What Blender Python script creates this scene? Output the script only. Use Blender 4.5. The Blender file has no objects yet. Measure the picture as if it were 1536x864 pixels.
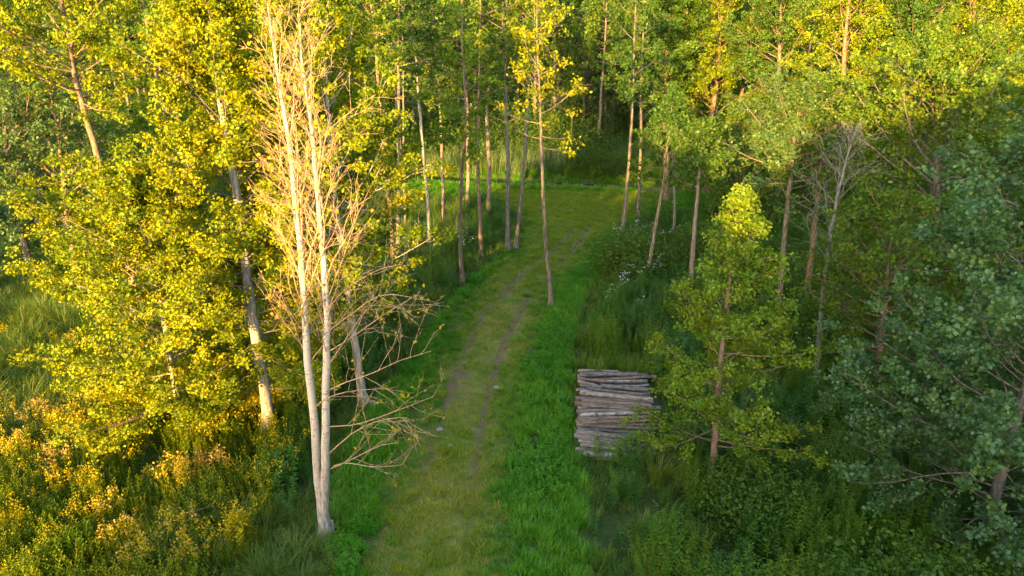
import bpy, math, random
import numpy as np
from mathutils import Vector

SC = bpy.context.scene
COL = SC.collection
rad = math.radians
UP = np.array([0.0, 0.0, 1.0])

# ------------------------------------------------------------------ camera, sky, sun, exposure
CAM_H, PITCH, LENS = 12.0, 22.0, 24.0
FPX = 1536 * LENS / 36.0
cam = bpy.data.cameras.new('camera'); cam.lens = LENS; cam.sensor_width = 36.0
cam.clip_start = 0.1; cam.clip_end = 2000
cam_o = bpy.data.objects.new('camera', cam); COL.objects.link(cam_o)
cam_o.location = (0, 0, CAM_H); cam_o.rotation_euler = (rad(90 - PITCH), 0, 0)
SC.camera = cam_o

SUN_AZ, SUN_EL = 22.0, 9.0          # the light travels to the north-north-east, low
world = bpy.data.worlds.new('World'); SC.world = world; world.use_nodes = True
wn = world.node_tree; bg = wn.nodes['Background']
sky = wn.nodes.new('ShaderNodeTexSky'); sky.sky_type = 'NISHITA'; sky.sun_disc = False
sky.sun_elevation = rad(SUN_EL); sky.sun_rotation = rad(180 + SUN_AZ)
sky.air_density = 1.0; sky.dust_density = 1.5; sky.ozone_density = 1.0
wn.links.new(sky.outputs[0], bg.inputs[0]); bg.inputs[1].default_value = 0.15
sun = bpy.data.lights.new('sun', 'SUN'); sun.energy = 3.5; sun.angle = rad(0.6); sun.color = (1.0, 0.61, 0.18)
sun_o = bpy.data.objects.new('sun', sun); COL.objects.link(sun_o)
SDIR = Vector((math.sin(rad(SUN_AZ)) * math.cos(rad(SUN_EL)), math.cos(rad(SUN_AZ)) * math.cos(rad(SUN_EL)), -math.sin(rad(SUN_EL))))
sun_o.rotation_euler = SDIR.to_track_quat('-Z', 'Y').to_euler(); sun_o.location = (-20, -40, 30)
vs = SC.view_settings; vs.view_transform = 'Standard'; vs.look = 'None'; vs.exposure = 3.3; vs.gamma = 1.0
SC.render.engine = 'CYCLES'
cy = SC.cycles; cy.max_bounces = 4; cy.diffuse_bounces = 3; cy.glossy_bounces = 2; cy.transmission_bounces = 4
cy.transparent_max_bounces = 4; cy.use_denoising = True; cy.denoising_prefilter = 'NONE'; cy.use_adaptive_sampling = True; cy.adaptive_threshold = .01; cy.sample_clamp_indirect = 2.0; cy.caustics_reflective = False; cy.caustics_refractive = False

# ------------------------------------------------------------------ pixel -> place helpers
_cp, _sp = math.cos(rad(PITCH)), math.sin(rad(PITCH))
def ray(px, py):
    a = (px - 768) / FPX; b = (432 - py) / FPX
    return np.array([a, _cp + b * _sp, -_sp + b * _cp])
def at(px, py, z=0.0):
    d = ray(px, py); t = (z - CAM_H) / d[2]
    return np.array([0, 0, CAM_H]) + d * t
def plane(px, py, Y):
    d = ray(px, py)
    return np.array([0, 0, CAM_H]) + d * (Y / d[1])
def poly(pxs):
    return np.array([at(*p)[:2] for p in pxs])
def inside(P, pg):
    x, y = P[:, 0], P[:, 1]; r = np.zeros(len(P), bool); j = len(pg) - 1
    for i in range(len(pg)):
        xi, yi = pg[i]; xj, yj = pg[j]
        c = ((yi > y) != (yj > y)) & (x < (xj - xi) * (y - yi) / (yj - yi + 1e-12) + xi)
        r ^= c; j = i
    return r
def sdist(P, pg):
    return np.where(inside(P, pg), 1, -1) * line_dist(P, np.vstack([pg, pg[:1]]))
def soft(P, pg, w, amp=.5):
    n = fbm(P[:, 0] / .9 + 17, P[:, 1] / .9 + 71) - .5 + .6 * (fbm(P[:, 0] * 3 + 1, P[:, 1] * 3) - .5)
    return np.clip(.5 + (sdist(P, pg) + 2 * amp * n) / (2 * w), 0, 1)
def line_dist(P, L):
    best = np.full(len(P), 1e9)
    for a, b in zip(L[:-1], L[1:]):
        ab = b - a; t = np.clip(((P - a) @ ab) / (ab @ ab), 0, 1)
        best = np.minimum(best, np.linalg.norm(P - (a + t[:, None] * ab), axis=1))
    return best
_lat = np.random.default_rng(99).random((256, 256))
def vnoise(x, y):
    xi = np.floor(x).astype(int); yi = np.floor(y).astype(int); fx = x - xi; fy = y - yi
    fx = fx * fx * (3 - 2 * fx); fy = fy * fy * (3 - 2 * fy)
    g = lambda a, b: _lat[a % 256, b % 256]
    return (g(xi, yi) * (1 - fx) + g(xi + 1, yi) * fx) * (1 - fy) + (g(xi, yi + 1) * (1 - fx) + g(xi + 1, yi + 1) * fx) * fy
def fbm(x, y):
    return (vnoise(x, y) + .5 * vnoise(2.1 * x + 7, 2.1 * y + 3) + .25 * vnoise(4.3 * x + 1, 4.3 * y + 9)) / 1.75

# ------------------------------------------------------------------ the lie of the land
TRACK = poly([(560, 1000), (575, 862), (610, 700), (652, 600), (686, 500), (724, 440), (775, 385), (800, 340), (760, 312), (738, 292), (750, 276),
              (870, 278), (1010, 284), (1000, 300), (945, 325), (905, 352), (875, 385), (815, 430), (788, 500), (750, 600), (738, 700), (725, 862), (728, 1000)])
GLADE = poly([(600, 283), (760, 276), (870, 279), (1090, 286), (1090, 312), (980, 322), (930, 342), (890, 372), (790, 372), (770, 330), (600, 305)])
VERGE = poly([(490, 1000), (500, 862), (500, 740), (520, 650), (560, 600), (610, 550), (640, 495), (690, 440), (760, 372), (790, 335), (740, 300), (600, 300), (600, 274),
              (760, 268), (1090, 280), (1090, 316), (960, 330), (935, 350), (905, 400), (868, 470), (852, 550), (862, 650), (878, 740), (885, 862), (890, 1000)])
RUT_A = poly([(560, 1000), (600, 860), (622, 760), (650, 660), (668, 600), (690, 540), (728, 470), (775, 420), (825, 380), (862, 345)])
RUT_B = poly([(700, 1000), (700, 860), (705, 740), (722, 640), (736, 580), (752, 520), (785, 462), (822, 418), (855, 380), (885, 340)])
BARE = poly([(672, 560), (690, 520), (722, 470), (770, 430), (800, 440), (790, 490), (760, 520), (742, 560), (725, 640), (700, 650), (660, 620)])
STREAM = poly([(540, 262), (700, 268), (860, 274), (1000, 280), (1200, 283)])

def gz(P):
    P = np.atleast_2d(P)
    z = .22 * (fbm(P[:, 0] / 7 + 31, P[:, 1] / 7 + 11) - .5) + .06 * (fbm(P[:, 0] / 1.3, P[:, 1] / 1.3) - .5)
    z -= .06 * np.exp(-(line_dist(P[:, :2], RUT_A) / .28) ** 2) + .06 * np.exp(-(line_dist(P[:, :2], RUT_B) / .28) ** 2)
    z -= 1.0 * np.exp(-(line_dist(P[:, :2], STREAM) / 1.6) ** 4)
    return z
def gz1(x, y): return float(gz(np.array([[x, y]]))[0])

# ------------------------------------------------------------------ mesh helpers
class MB:
    """collects vertices, quads and triangles"""
    def __init__(s): s.V = []; s.F = {3: [], 4: []}; s.M = {3: [], 4: []}; s.T = []; s.n = 0
    def add(s, V, F, mat=0, tint=None):
        V = np.asarray(V, float); F = np.asarray(F, int); k = F.shape[1]
        s.V.append(V); s.F[k].append(F + s.n); s.M[k].append(np.full(len(F), mat))
        s.T.append(np.full(len(V), .5) if tint is None else np.broadcast_to(np.asarray(tint, float), (len(V),)))
        s.n += len(V)
    def mesh(s, name, mats, smooth=True, origin=None):
        V = np.concatenate(s.V)
        if origin is not None: V = V - np.asarray(origin)
        me = bpy.data.meshes.new(name); me.vertices.add(len(V)); me.vertices.foreach_set('co', V.astype(np.float32).ravel())
        idx, tot, mi = [], [], []
        for k in (4, 3):
            if s.F[k]:
                f = np.concatenate(s.F[k]); idx.append(f.ravel()); tot.append(np.full(len(f), k)); mi.append(np.concatenate(s.M[k]))
        idx = np.concatenate(idx); tot = np.concatenate(tot); mi = np.concatenate(mi)
        me.loops.add(len(idx)); me.loops.foreach_set('vertex_index', idx.astype(np.int32))
        me.polygons.add(len(tot)); me.polygons.foreach_set('loop_start', np.concatenate([[0], np.cumsum(tot)[:-1]]).astype(np.int32))
        me.polygons.foreach_set('material_index', mi.astype(np.int32))
        me.polygons.foreach_set('use_smooth', np.full(len(tot), smooth))
        a = me.attributes.new('tint', 'FLOAT', 'POINT'); a.data.foreach_set('value', np.concatenate(s.T).astype(np.float32))
        for m in (mats if isinstance(mats, (list, tuple)) else [mats]): me.materials.append(m)
        me.update(calc_edges=True)
        return me
def link(name, me, parent=None, loc=None):
    o = bpy.data.objects.new(name, me); COL.objects.link(o)
    if parent: o.parent = parent
    if loc is not None: o.location = loc
    return o
def tag(o, label=None, cat=None, group=None, kind=None):
    if label: o['label'] = label
    if cat: o['category'] = cat
    if group: o['group'] = group
    if kind: o['kind'] = kind
    return o
def empty(name, loc, label, cat, group=None):
    o = bpy.data.objects.new(name, None); COL.objects.link(o); o.location = loc; o.empty_display_size = .3
    return tag(o, label, cat, group)
def norm(v): return v / (np.linalg.norm(v, axis=-1, keepdims=True) + 1e-12)
def tube(P, R, k=6, rough=0, rng=None):
    P = np.asarray(P, float); R = np.asarray(R, float); n = len(P)
    T = norm(np.gradient(P, axis=0)); ref = np.array([0, 0, 1.0]) if abs(T[:, 2].mean()) < .8 else np.array([1.0, 0, 0])
    N = norm(np.cross(T, ref)); B = np.cross(T, N); a = np.arange(k) * 2 * math.pi / k
    rr = R[:, None] * (1 + (rough * rng.standard_normal((n, k)) if rough else 0))
    V = P[:, None] + rr[..., None] * (np.cos(a)[None, :, None] * N[:, None] + np.sin(a)[None, :, None] * B[:, None])
    i = np.arange(n - 1)[:, None] * k; j = np.arange(k)[None]; j2 = (j + 1) % k
    F = np.stack([i + j, i + j2, i + k + j2, i + k + j], -1).reshape(-1, 4)
    return V.reshape(-1, 3), F
def spline(pts, n):
    pts = np.asarray(pts, float)
    p = np.vstack([2 * pts[0] - pts[1], pts, 2 * pts[-1] - pts[-2]]); m = len(pts) - 1; out = []
    for u in np.linspace(0, m, n):
        i = min(int(u), m - 1); t = u - i; a, b, c, d = p[i:i + 4]
        out.append(.5 * (2 * b + (c - a) * t + (2 * a - 5 * b + 4 * c - d) * t * t + (3 * b - a - 3 * c + d) * t ** 3))
    return np.array(out)
def grow(p, d, L, n, lift, wob, rng):
    pts = [p]; d = d / np.linalg.norm(d); st = L / n
    nz = rng.standard_normal((n, 3)) * wob
    for i in range(n):
        d = d + UP * lift + nz[i]; d = d / np.linalg.norm(d); pts.append(pts[-1] + d * st)
    return np.array(pts)
def leaf_quads(C, rng, size, ratio=.72, upb=.6, outv=None, outb=.5, hang=0.0):
    """one folded leaf blade at each point of C"""
    n = len(C); N = rng.standard_normal((n, 3)) + UP * upb
    if outv is not None: N = N + outv * outb
    N = norm(N); A = rng.standard_normal((n, 3)) - UP * hang; A = norm(A - (A * N).sum(1, keepdims=True) * N); B = np.cross(N, A)
    s = (size * rng.uniform(.5, 1.3, n))[:, None]; w = s * ratio
    V = np.stack([C - A * s * .5, C + B * w * .5 + N * s * .10 - A * s * .04, C + A * s * .5, C - B * w * .5 + N * s * .10 - A * s * .04], 1).reshape(-1, 3)
    return V, np.arange(4 * n).reshape(-1, 4)

# ------------------------------------------------------------------ materials
def newmat(name):
    m = bpy.data.materials.new(name); m.use_nodes = True; nt = m.node_tree; nt.nodes.clear()
    return m, nt, nt.nodes.new('ShaderNodeOutputMaterial')
def ramp(nt, src, stops):
    r = nt.nodes.new('ShaderNodeValToRGB'); e = r.color_ramp.elements
    while len(e) < len(stops): e.new(.5)
    for q, (p, c) in zip(e, stops): q.position = p; q.color = (*c, 1)
    nt.links.new(src, r.inputs[0]); return r.outputs[0]
def noise(nt, scale, detail=3, vec=None, rough=.55):
    n = nt.nodes.new('ShaderNodeTexNoise'); n.inputs['Scale'].default_value = scale; n.inputs['Detail'].default_value = detail; n.inputs['Roughness'].default_value = rough
    if vec is not None: nt.links.new(vec, n.inputs['Vector'])
    return n.outputs[0]
def coords(nt, scale=(1, 1, 1), kind='Object'):
    c = nt.nodes.new('ShaderNodeTexCoord'); mp = nt.nodes.new('ShaderNodeMapping'); mp.inputs['Scale'].default_value = scale
    nt.links.new(c.outputs[kind], mp.inputs[0]); return mp.outputs[0]
def mixc(nt, f, a, b, mode='MIX'):
    m = nt.nodes.new('ShaderNodeMix'); m.data_type = 'RGBA'; m.blend_type = mode
    for s, v in ((m.inputs[0], f), (m.inputs[6], a), (m.inputs[7], b)):
        if isinstance(v, (int, float)): s.default_value = v
        elif isinstance(v, tuple): s.default_value = (*v, 1)
        else: nt.links.new(v, s)
    return m.outputs[2]
def math_(nt, op, a, b):
    m = nt.nodes.new('ShaderNodeMath'); m.operation = op
    for s, v in ((m.inputs[0], a), (m.inputs[1], b)):
        if isinstance(v, (int, float)): s.default_value = v
        else: nt.links.new(v, s)
    return m.outputs[0]
def leafmat(name, cols, trans=.38, gloss=.10, spread=.35, grough=.45):
    m, nt, out = newmat(name)
    a = nt.nodes.new('ShaderNodeAttribute'); a.attribute_name = 'tint'
    oi = nt.nodes.new('ShaderNodeObjectInfo')
    f = math_(nt, 'ADD', a.outputs['Fac'], math_(nt, 'MULTIPLY', math_(nt, 'SUBTRACT', oi.outputs['Random'], .5), spread))
    c = ramp(nt, f, [(i / (len(cols) - 1), q) for i, q in enumerate(cols)])
    d = nt.nodes.new('ShaderNodeBsdfDiffuse'); t = nt.nodes.new('ShaderNodeBsdfTranslucent'); g = nt.nodes.new('ShaderNodeBsdfGlossy')
    g.inputs['Roughness'].default_value = grough; g.inputs['Color'].default_value = (.8, .8, .8, 1)
    nt.links.new(c, d.inputs[0]); nt.links.new(mixc(nt, .35, c, (.18, .24, .01)), t.inputs[0])
    m1 = nt.nodes.new('ShaderNodeMixShader'); m1.inputs[0].default_value = trans
    nt.links.new(d.outputs[0], m1.inputs[1]); nt.links.new(t.outputs[0], m1.inputs[2])
    m2 = nt.nodes.new('ShaderNodeMixShader'); m2.inputs[0].default_value = gloss * .3
    nt.links.new(m1.outputs[0], m2.inputs[1]); nt.links.new(g.outputs[0], m2.inputs[2])
    nt.links.new(m2.outputs[0], out.inputs[0]); return m
def barkmat(name, dark, light, scale=(9, 9, 2.2), white=None, base_h=None):
    m, nt, out = newmat(name)
    v = coords(nt, scale); n1 = noise(nt, 1.6, 5, v); c = ramp(nt, n1, [(.32, dark), (.68, light)])
    if white:
        v2 = coords(nt, (5, 5, 26)); n2 = noise(nt, 1.0, 3, v2)
        wc = ramp(nt, n2, [(.0, white), (.56, white), (.66, tuple(q * .3 for q in white))])
        wc = mixc(nt, math_(nt, 'MULTIPLY', noise(nt, 2.0, 3, coords(nt, (1, 1, .6))), .45), wc, light)
        sep = nt.nodes.new('ShaderNodeSeparateXYZ'); nt.links.new(coords(nt), sep.inputs[0])
        h = nt.nodes.new('ShaderNodeMapRange'); h.inputs[1].default_value = base_h[0]; h.inputs[2].default_value = base_h[1]
        nt.links.new(math_(nt, 'ADD', sep.outputs[2], math_(nt, 'MULTIPLY', n1, .8)), h.inputs[0])
        c = mixc(nt, h.outputs[0], c, wc)
    b = nt.nodes.new('ShaderNodeBsdfPrincipled'); nt.links.new(c, b.inputs['Base Color']); b.inputs['Roughness'].default_value = .9
    b.inputs['Specular IOR Level'].default_value = .15
    bp = nt.nodes.new('ShaderNodeBump'); bp.inputs['Strength'].default_value = .5; bp.inputs['Distance'].default_value = .02
    nt.links.new(noise(nt, 3, 4, v), bp.inputs['Height']); nt.links.new(bp.outputs[0], b.inputs['Normal'])
    nt.links.new(b.outputs[0], out.inputs[0]); return m

M = {}
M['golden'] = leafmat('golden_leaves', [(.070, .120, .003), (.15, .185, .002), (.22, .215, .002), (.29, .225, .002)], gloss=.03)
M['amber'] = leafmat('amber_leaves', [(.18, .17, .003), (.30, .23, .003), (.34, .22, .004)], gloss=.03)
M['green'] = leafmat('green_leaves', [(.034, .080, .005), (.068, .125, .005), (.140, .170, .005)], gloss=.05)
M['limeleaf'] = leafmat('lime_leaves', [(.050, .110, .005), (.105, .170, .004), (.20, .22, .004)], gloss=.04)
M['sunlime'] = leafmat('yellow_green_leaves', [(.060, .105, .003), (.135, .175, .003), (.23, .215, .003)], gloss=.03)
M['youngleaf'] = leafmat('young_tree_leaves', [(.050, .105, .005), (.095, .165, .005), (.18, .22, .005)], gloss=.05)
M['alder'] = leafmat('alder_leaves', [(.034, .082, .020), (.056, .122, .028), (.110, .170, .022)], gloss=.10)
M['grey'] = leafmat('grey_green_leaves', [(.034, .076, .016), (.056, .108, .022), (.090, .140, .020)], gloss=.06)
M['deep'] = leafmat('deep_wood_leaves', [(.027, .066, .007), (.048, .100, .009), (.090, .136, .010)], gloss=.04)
M['turf'] = leafmat('turf', [(.065, .150, .003), (.14, .215, .003), (.27, .25, .008)], trans=.3, gloss=.05, spread=.75)
M['drygrass'] = leafmat('dry_turf', [(.11, .17, .004), (.23, .225, .006), (.36, .29, .03)], trans=.3, gloss=.05, spread=.75)
M['lush'] = leafmat('lush_grass', [(.048, .175, .004), (.085, .245, .005), (.155, .285, .006)], trans=.35, gloss=.06, spread=.75)
M['sedge'] = leafmat('tall_grass', [(.045, .105, .008), (.095, .150, .010), (.20, .19, .035)], trans=.35, gloss=.06, spread=.75)
M['reed'] = leafmat('reed_blades', [(.060, .110, .034), (.095, .145, .050), (.15, .18, .075)], trans=.3, gloss=.06)
M['nettle'] = leafmat('nettle_leaves', [(.026, .085, .007), (.046, .125, .009), (.090, .170, .011)], gloss=.08, spread=.75)
M['herb'] = leafmat('herb_leaves', [(.030, .140, .004), (.055, .200, .005), (.105, .245, .006)], gloss=.06, spread=.75)
M['weed'] = leafmat('weed_leaves', [(.070, .130, .003), (.135, .180, .003), (.25, .22, .004)], gloss=.03, spread=.75)
M['limeweed'] = leafmat('shade_weed_leaves', [(.042, .110, .006), (.080, .155, .007), (.16, .20, .008)], gloss=.05, spread=.75)
M['yellow'] = leafmat('yellow_bloom', [(.28, .24, .005), (.40, .30, .005), (.48, .27, .008)], gloss=.02)
M['pink'] = leafmat('pink_bloom', [(.40, .27, .03), (.46, .28, .07), (.44, .22, .07)], gloss=.02)
M['white'] = leafmat('white_bloom', [(.40, .38, .36), (.5, .46, .46), (.42, .34, .38)], trans=.2, gloss=.02)
M['pad'] = leafmat('floating_leaf', [(.09, .12, .02), (.15, .16, .035), (.18, .17, .04)], trans=.05, gloss=.2)
M['bark'] = barkmat('grey_brown_bark', (.062, .048, .036), (.19, .155, .118))
M['bark_red'] = barkmat('reddish_bark', (.080, .048, .030), (.22, .145, .095))
M['bark_pale'] = barkmat('pale_bark', (.12, .10, .08), (.36, .31, .25))
M['birch'] = barkmat('birch_bark', (.10, .085, .07), (.34, .29, .24), white=(.42, .345, .265), base_h=(1.4, 4.2))
M['twig'] = barkmat('young_branch_bark', (.22, .13, .07), (.40, .26, .155))
M['dead'] = barkmat('dead_grey_wood', (.09, .08, .07), (.20, .18, .155))
def simple(name, stops, scale, rough=.9, bump=.3, kind='Object', vscale=(1, 1, 1)):
    m, nt, out = newmat(name); v = coords(nt, vscale, kind)
    c = ramp(nt, noise(nt, scale, 5, v), stops)
    b = nt.nodes.new('ShaderNodeBsdfPrincipled'); nt.links.new(c, b.inputs['Base Color']); b.inputs['Roughness'].default_value = rough
    bp = nt.nodes.new('ShaderNodeBump'); bp.inputs['Strength'].default_value = bump; bp.inputs['Distance'].default_value = .02
    nt.links.new(noise(nt, scale * 2.5, 4, v), bp.inputs['Height']); nt.links.new(bp.outputs[0], b.inputs['Normal'])
    nt.links.new(b.outputs[0], out.inputs[0]); return m
M['cut'] = simple('cut_wood', [(.3, (.20, .14, .085)), (.7, (.40, .30, .20))], 9)
M['stone'] = simple('field_stone', [(.3, (.10, .095, .085)), (.7, (.22, .205, .19))], 6)

# ground: soil, thatch and forest floor by the masks stored on the sheet
def ground_material():
    m, nt, out = newmat('ground_soil_and_thatch')
    v = coords(nt); geo = v
    def attr(n):
        a = nt.nodes.new('ShaderNodeAttribute'); a.attribute_name = n; return a.outputs['Fac']
    n1 = noise(nt, .9, 6, v); n2 = noise(nt, 7, 5, v, .65); n3 = noise(nt, 34, 4, v, .7)
    floor = ramp(nt, n2, [(.3, (.024, .040, .010)), (.6, (.045, .065, .016)), (.8, (.080, .075, .030))])
    thatch = mixc(nt, ramp(nt, n1, [(.35, (0, 0, 0)), (.65, (1, 1, 1))]), ramp(nt, n3, [(.3, (.050, .085, .012)), (.7, (.12, .15, .020))]), ramp(nt, n3, [(.3, (.10, .105, .022)), (.7, (.24, .20, .06))]))
    soil = ramp(nt, n3, [(.25, (.066, .044, .024)), (.5, (.13, .090, .050)), (.8, (.22, .165, .10))])
    c = mixc(nt, attr('track'), floor, thatch)
    sm = nt.nodes.new('ShaderNodeMapRange'); sm.inputs[1].default_value = .38; sm.inputs[2].default_value = .62
    nt.links.new(math_(nt, 'ADD', attr('soil'), math_(nt, 'MULTIPLY', math_(nt, 'SUBTRACT', n2, .5), .9)), sm.inputs[0])
    c = mixc(nt, sm.outputs[0], c, soil)
    b = nt.nodes.new('ShaderNodeBsdfPrincipled'); nt.links.new(c, b.inputs['Base Color']); b.inputs['Roughness'].default_value = .95
    b.inputs['Specular IOR Level'].default_value = .1
    bp = nt.nodes.new('ShaderNodeBump'); bp.inputs['Strength'].default_value = .7; bp.inputs['Distance'].default_value = .04
    nt.links.new(math_(nt, 'ADD', n2, n3), bp.inputs['Height']); nt.links.new(bp.outputs[0], b.inputs['Normal'])
    nt.links.new(b.outputs[0], out.inputs[0]); return m

# ------------------------------------------------------------------ ground sheet and stream
def soil_mask(P):
    dA = line_dist(P, RUT_A); dB = line_dist(P, RUT_B)
    far = np.clip((P[:, 1] - 14.0) / 5.0, 0, 1) * np.clip((48 - P[:, 1]) / 12, 0, 1)
    s = (.25 + .50 * far) * np.maximum(np.exp(-(dA / .25) ** 2), np.exp(-(dB / .25) ** 2))
    s = np.maximum(s, .36 * inside(P, BARE))
    s += .5 * (fbm(P[:, 0] / .9 + 5, P[:, 1] / 1.8 + 8) - .55)
    return np.clip(s * soft(P, TRACK, .4), 0, 1)
gx = np.concatenate([np.linspace(-400, -40, 24), np.linspace(-38, -12.2, 40), np.arange(-12, 14, .14), np.linspace(14.2, 40, 40), np.linspace(42, 400, 24)])
gy = np.concatenate([np.linspace(-120, 4, 24), np.arange(5, 34, .14), np.arange(34.2, 62, .35), np.linspace(63, 110, 40), np.linspace(114, 600, 24)])
XX, YY = np.meshgrid(gx, gy); PG = np.stack([XX.ravel(), YY.ravel()], 1)
nx, ny = len(gx), len(gy); ii = (np.arange(ny - 1)[:, None] * nx + np.arange(nx - 1)[None]).ravel()
mb = MB(); mb.add(np.column_stack([PG, gz(PG)]), np.stack([ii, ii + 1, ii + nx + 1, ii + nx], 1))
gme = mb.mesh('ground', ground_material())
for nm, val in (('track', soft(PG, TRACK, .6) * .85 + inside(PG, VERGE) * .15), ('soil', soil_mask(PG))):
    a = gme.attributes.new(nm, 'FLOAT', 'POINT'); a.data.foreach_set('value', val.astype(np.float32))
tag(link('ground', gme), 'grassy woodland ground with a worn earth track', 'ground', kind='structure')

def water_material():
    m, nt, out = newmat('still_dark_water')
    b = nt.nodes.new('ShaderNodeBsdfPrincipled'); b.inputs['Base Color'].default_value = (.012, .016, .010, 1); b.inputs['Roughness'].default_value = .08
    bp = nt.nodes.new('ShaderNodeBump'); bp.inputs['Strength'].default_value = .05; nt.links.new(noise(nt, 3, 2, coords(nt)), bp.inputs['Height'])
    nt.links.new(bp.outputs[0], b.inputs['Normal']); nt.links.new(b.outputs[0], out.inputs[0]); return m
sl = spline(np.column_stack([np.vstack([STREAM[0] + (STREAM[0] - STREAM[1]) * 2, STREAM, STREAM[-1] + (STREAM[-1] - STREAM[-2]) * 2]), np.full(len(STREAM) + 2, -.42)]), 40)
sn = norm(np.cross(np.gradient(sl, axis=0), UP)); mb = MB()
mb.add(np.vstack([sl - sn * 2.2, sl + sn * 2.2]), np.array([[i, i + 1, 41 + i, 40 + i] for i in range(39)]))
tag(link('stream_water', mb.mesh('stream_water', water_material())), 'narrow dark stream across the far end of the glade', 'stream', kind='structure')

# ------------------------------------------------------------------ trees
def oval(s): return np.sin(math.pi * np.clip(.18 + .80 * s, 0, 1)) ** .75
def cone(s): return np.clip(1 - s, 0, 1) ** .75 * np.clip(.55 + 1.6 * s, 0, 1)
def poplar(s): return np.clip(1.04 - s ** 2.2, 0, 1) * np.clip(.5 + 2.2 * s, 0, 1)
def spire(s): return np.clip(1 - s, 0, 1) ** 1.15 * np.clip(.7 + 1.6 * s, 0, 1)
PROF = dict(oval=oval, cone=cone, poplar=poplar, spire=spire)
DEF = dict(t0=.3, n1=34, L=2.6, prof='oval', e0=5, e1=62, n2=8, l2=.42, nl=40, sig=.16, ls=.10, bias=(0, 0), lift=.05, n3=0, bark='bark', bbark=None,
           leaf='green', k1=4, leaf_from=.18, ratio=.75, tipfade=0, extra=None, upb=.3, skip=0, thin=1.0)

def gen_tree(stems, r0, rng, cfg):
    """stems: polylines (world). Returns trunk MB, list of limb MBs, leaf MB."""
    c = dict(DEF); c.update(cfg)
    trunk = MB(); limbs = []; anchors = []; outs = []; tints = []
    for si, st in enumerate(stems):
        P = spline(st, 26); P[1:] += np.cumsum(rng.standard_normal((25, 3)) * [.018, .018, 0], 0) * (np.linalg.norm(P[-1] - P[0]) / 14)
        u = np.linspace(0, 1, 26); R = r0[si] * ((1 - u) ** .85 * .92 + .05)
        R[0] *= 1.75; R[1] *= 1.15
        V, F = tube(P, R, 9, .05, rng); trunk.add(V, F)
        todo = []
        for i in range(c['n1']):
            s = (i + rng.random()) / c['n1']; t = c['t0'] + (1 - c['t0']) * s * .985
            q = t * 25; a = int(q); b = min(a + 1, 25); p = P[a] + (P[b] - P[a]) * (q - a); rr = R[a] + (R[b] - R[a]) * (q - a)
            az = i * 2.39996 + rng.normal(0, .5); el = rad(c['e0'] + (c['e1'] - c['e0']) * s + rng.normal(0, 9))
            L = c['L'] * PROF[c['prof']](s) * rng.uniform(.68, 1.15) + .25
            dh = np.array([math.cos(az), math.sin(az)]); L *= max(.25, 1 + dh @ np.array(c['bias']))
            d = np.array([dh[0] * math.cos(el), dh[1] * math.cos(el), math.sin(el)])
            todo.append((grow(p, d, L, 6, c['lift'], .09, rng), min(rr * .5, .007 + L * .0085), s, p))
        if si == 0 and c['extra']:
            for e in c['extra']: todo.append((spline(e, 9), .024, .2, np.asarray(e[0])))
        for B, br, s, p0 in todo:
            lm = MB(); nb = len(B); L = np.linalg.norm(B[-1] - B[0])
            V, F = tube(B, br * (1 - np.linspace(0, 1, nb)) ** .8 * c['thin'] + .004, c['k1']); lm.add(V, F)
            n2 = max(2, int(round(c['n2'] * (.45 + .55 * L / max(c['L'], .1)))))
            for j in range(n2):
                f = c['leaf_from'] + (1 - c['leaf_from']) * (j + rng.random()) / n2; q = f * (nb - 1) * .999; a = int(q); p = B[a] + (B[a + 1] - B[a]) * (q - a)
                t = norm(B[a + 1] - B[a]); side = norm(np.cross(t, rng.standard_normal(3)))
                l = c['l2'] * L * (1.15 - .75 * f) * rng.uniform(.7, 1.3) + .18
                Q = grow(p, t * .75 + side * .75 + UP * .12, l, 4, c['lift'] * .8, .12, rng)
                V, F = tube(Q, np.linspace(max(br * .38 * (1 - f * .6), .005), .003, 5), 3); lm.add(V, F)
                tw = [Q]
                for k in range(c['n3']):
                    f3 = rng.uniform(.2, 1); q3 = f3 * 3.99; a3 = int(q3); p3 = Q[a3] + (Q[a3 + 1] - Q[a3]) * (q3 - a3)
                    W = grow(p3, norm(Q[a3 + 1] - Q[a3]) + norm(rng.standard_normal(3)) * .7, l * .5, 3, .05, .12, rng)
                    V, F = tube(W, np.array([.005, .004, .003, .002]), 3); lm.add(V, F); tw.append(W)
                if rng.random() < c['skip']: continue
                nl = rng.poisson(max(.1, c['nl'] * (l / (c['l2'] * c['L'] * .7 + .18)) ** .8 * (1 - c['tipfade'] * s)))
                if nl:
                    spots = rng.uniform(.25, 1.06, max(2, int(l / .26))); ff = np.clip(rng.choice(spots, nl) + rng.normal(0, .035, nl), .05, 1.1); qq = np.clip(ff * 4, 0, 3.999); ai = qq.astype(int)
                    A = np.empty((nl, 3)); wi = rng.integers(0, len(tw), nl)
                    for w_i, W in enumerate(tw):
                        sel = wi == w_i; m_ = len(W) - 1; q_ = np.clip(ff[sel] * m_, 0, m_ - .001); a_ = q_.astype(int)
                        A[sel] = W[a_] + (W[a_ + 1] - W[a_]) * (ff[sel] * m_ - a_)[:, None]
                    A += rng.standard_normal((nl, 3)) * c['sig'] * .66 * [1, 1, .7]
                    anchors.append(A); outs.append(np.broadcast_to(norm(norm(Q[-1] - p0) * .7 + rng.standard_normal(3) * .5 + UP * .25), (nl, 3)))
                    tints.append(np.clip(rng.normal(.45, .15) + rng.normal(0, .17, nl), 0, 1))
            limbs.append(lm)
    leaves = MB()
    if anchors:
        A = np.concatenate(anchors); V, F = leaf_quads(A, rng, c['ls'], c['ratio'], c['upb'], np.concatenate(outs), 1.25)
        leaves.add(V, F, tint=np.repeat(np.concatenate(tints), 4))
    return trunk, limbs, leaves

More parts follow.
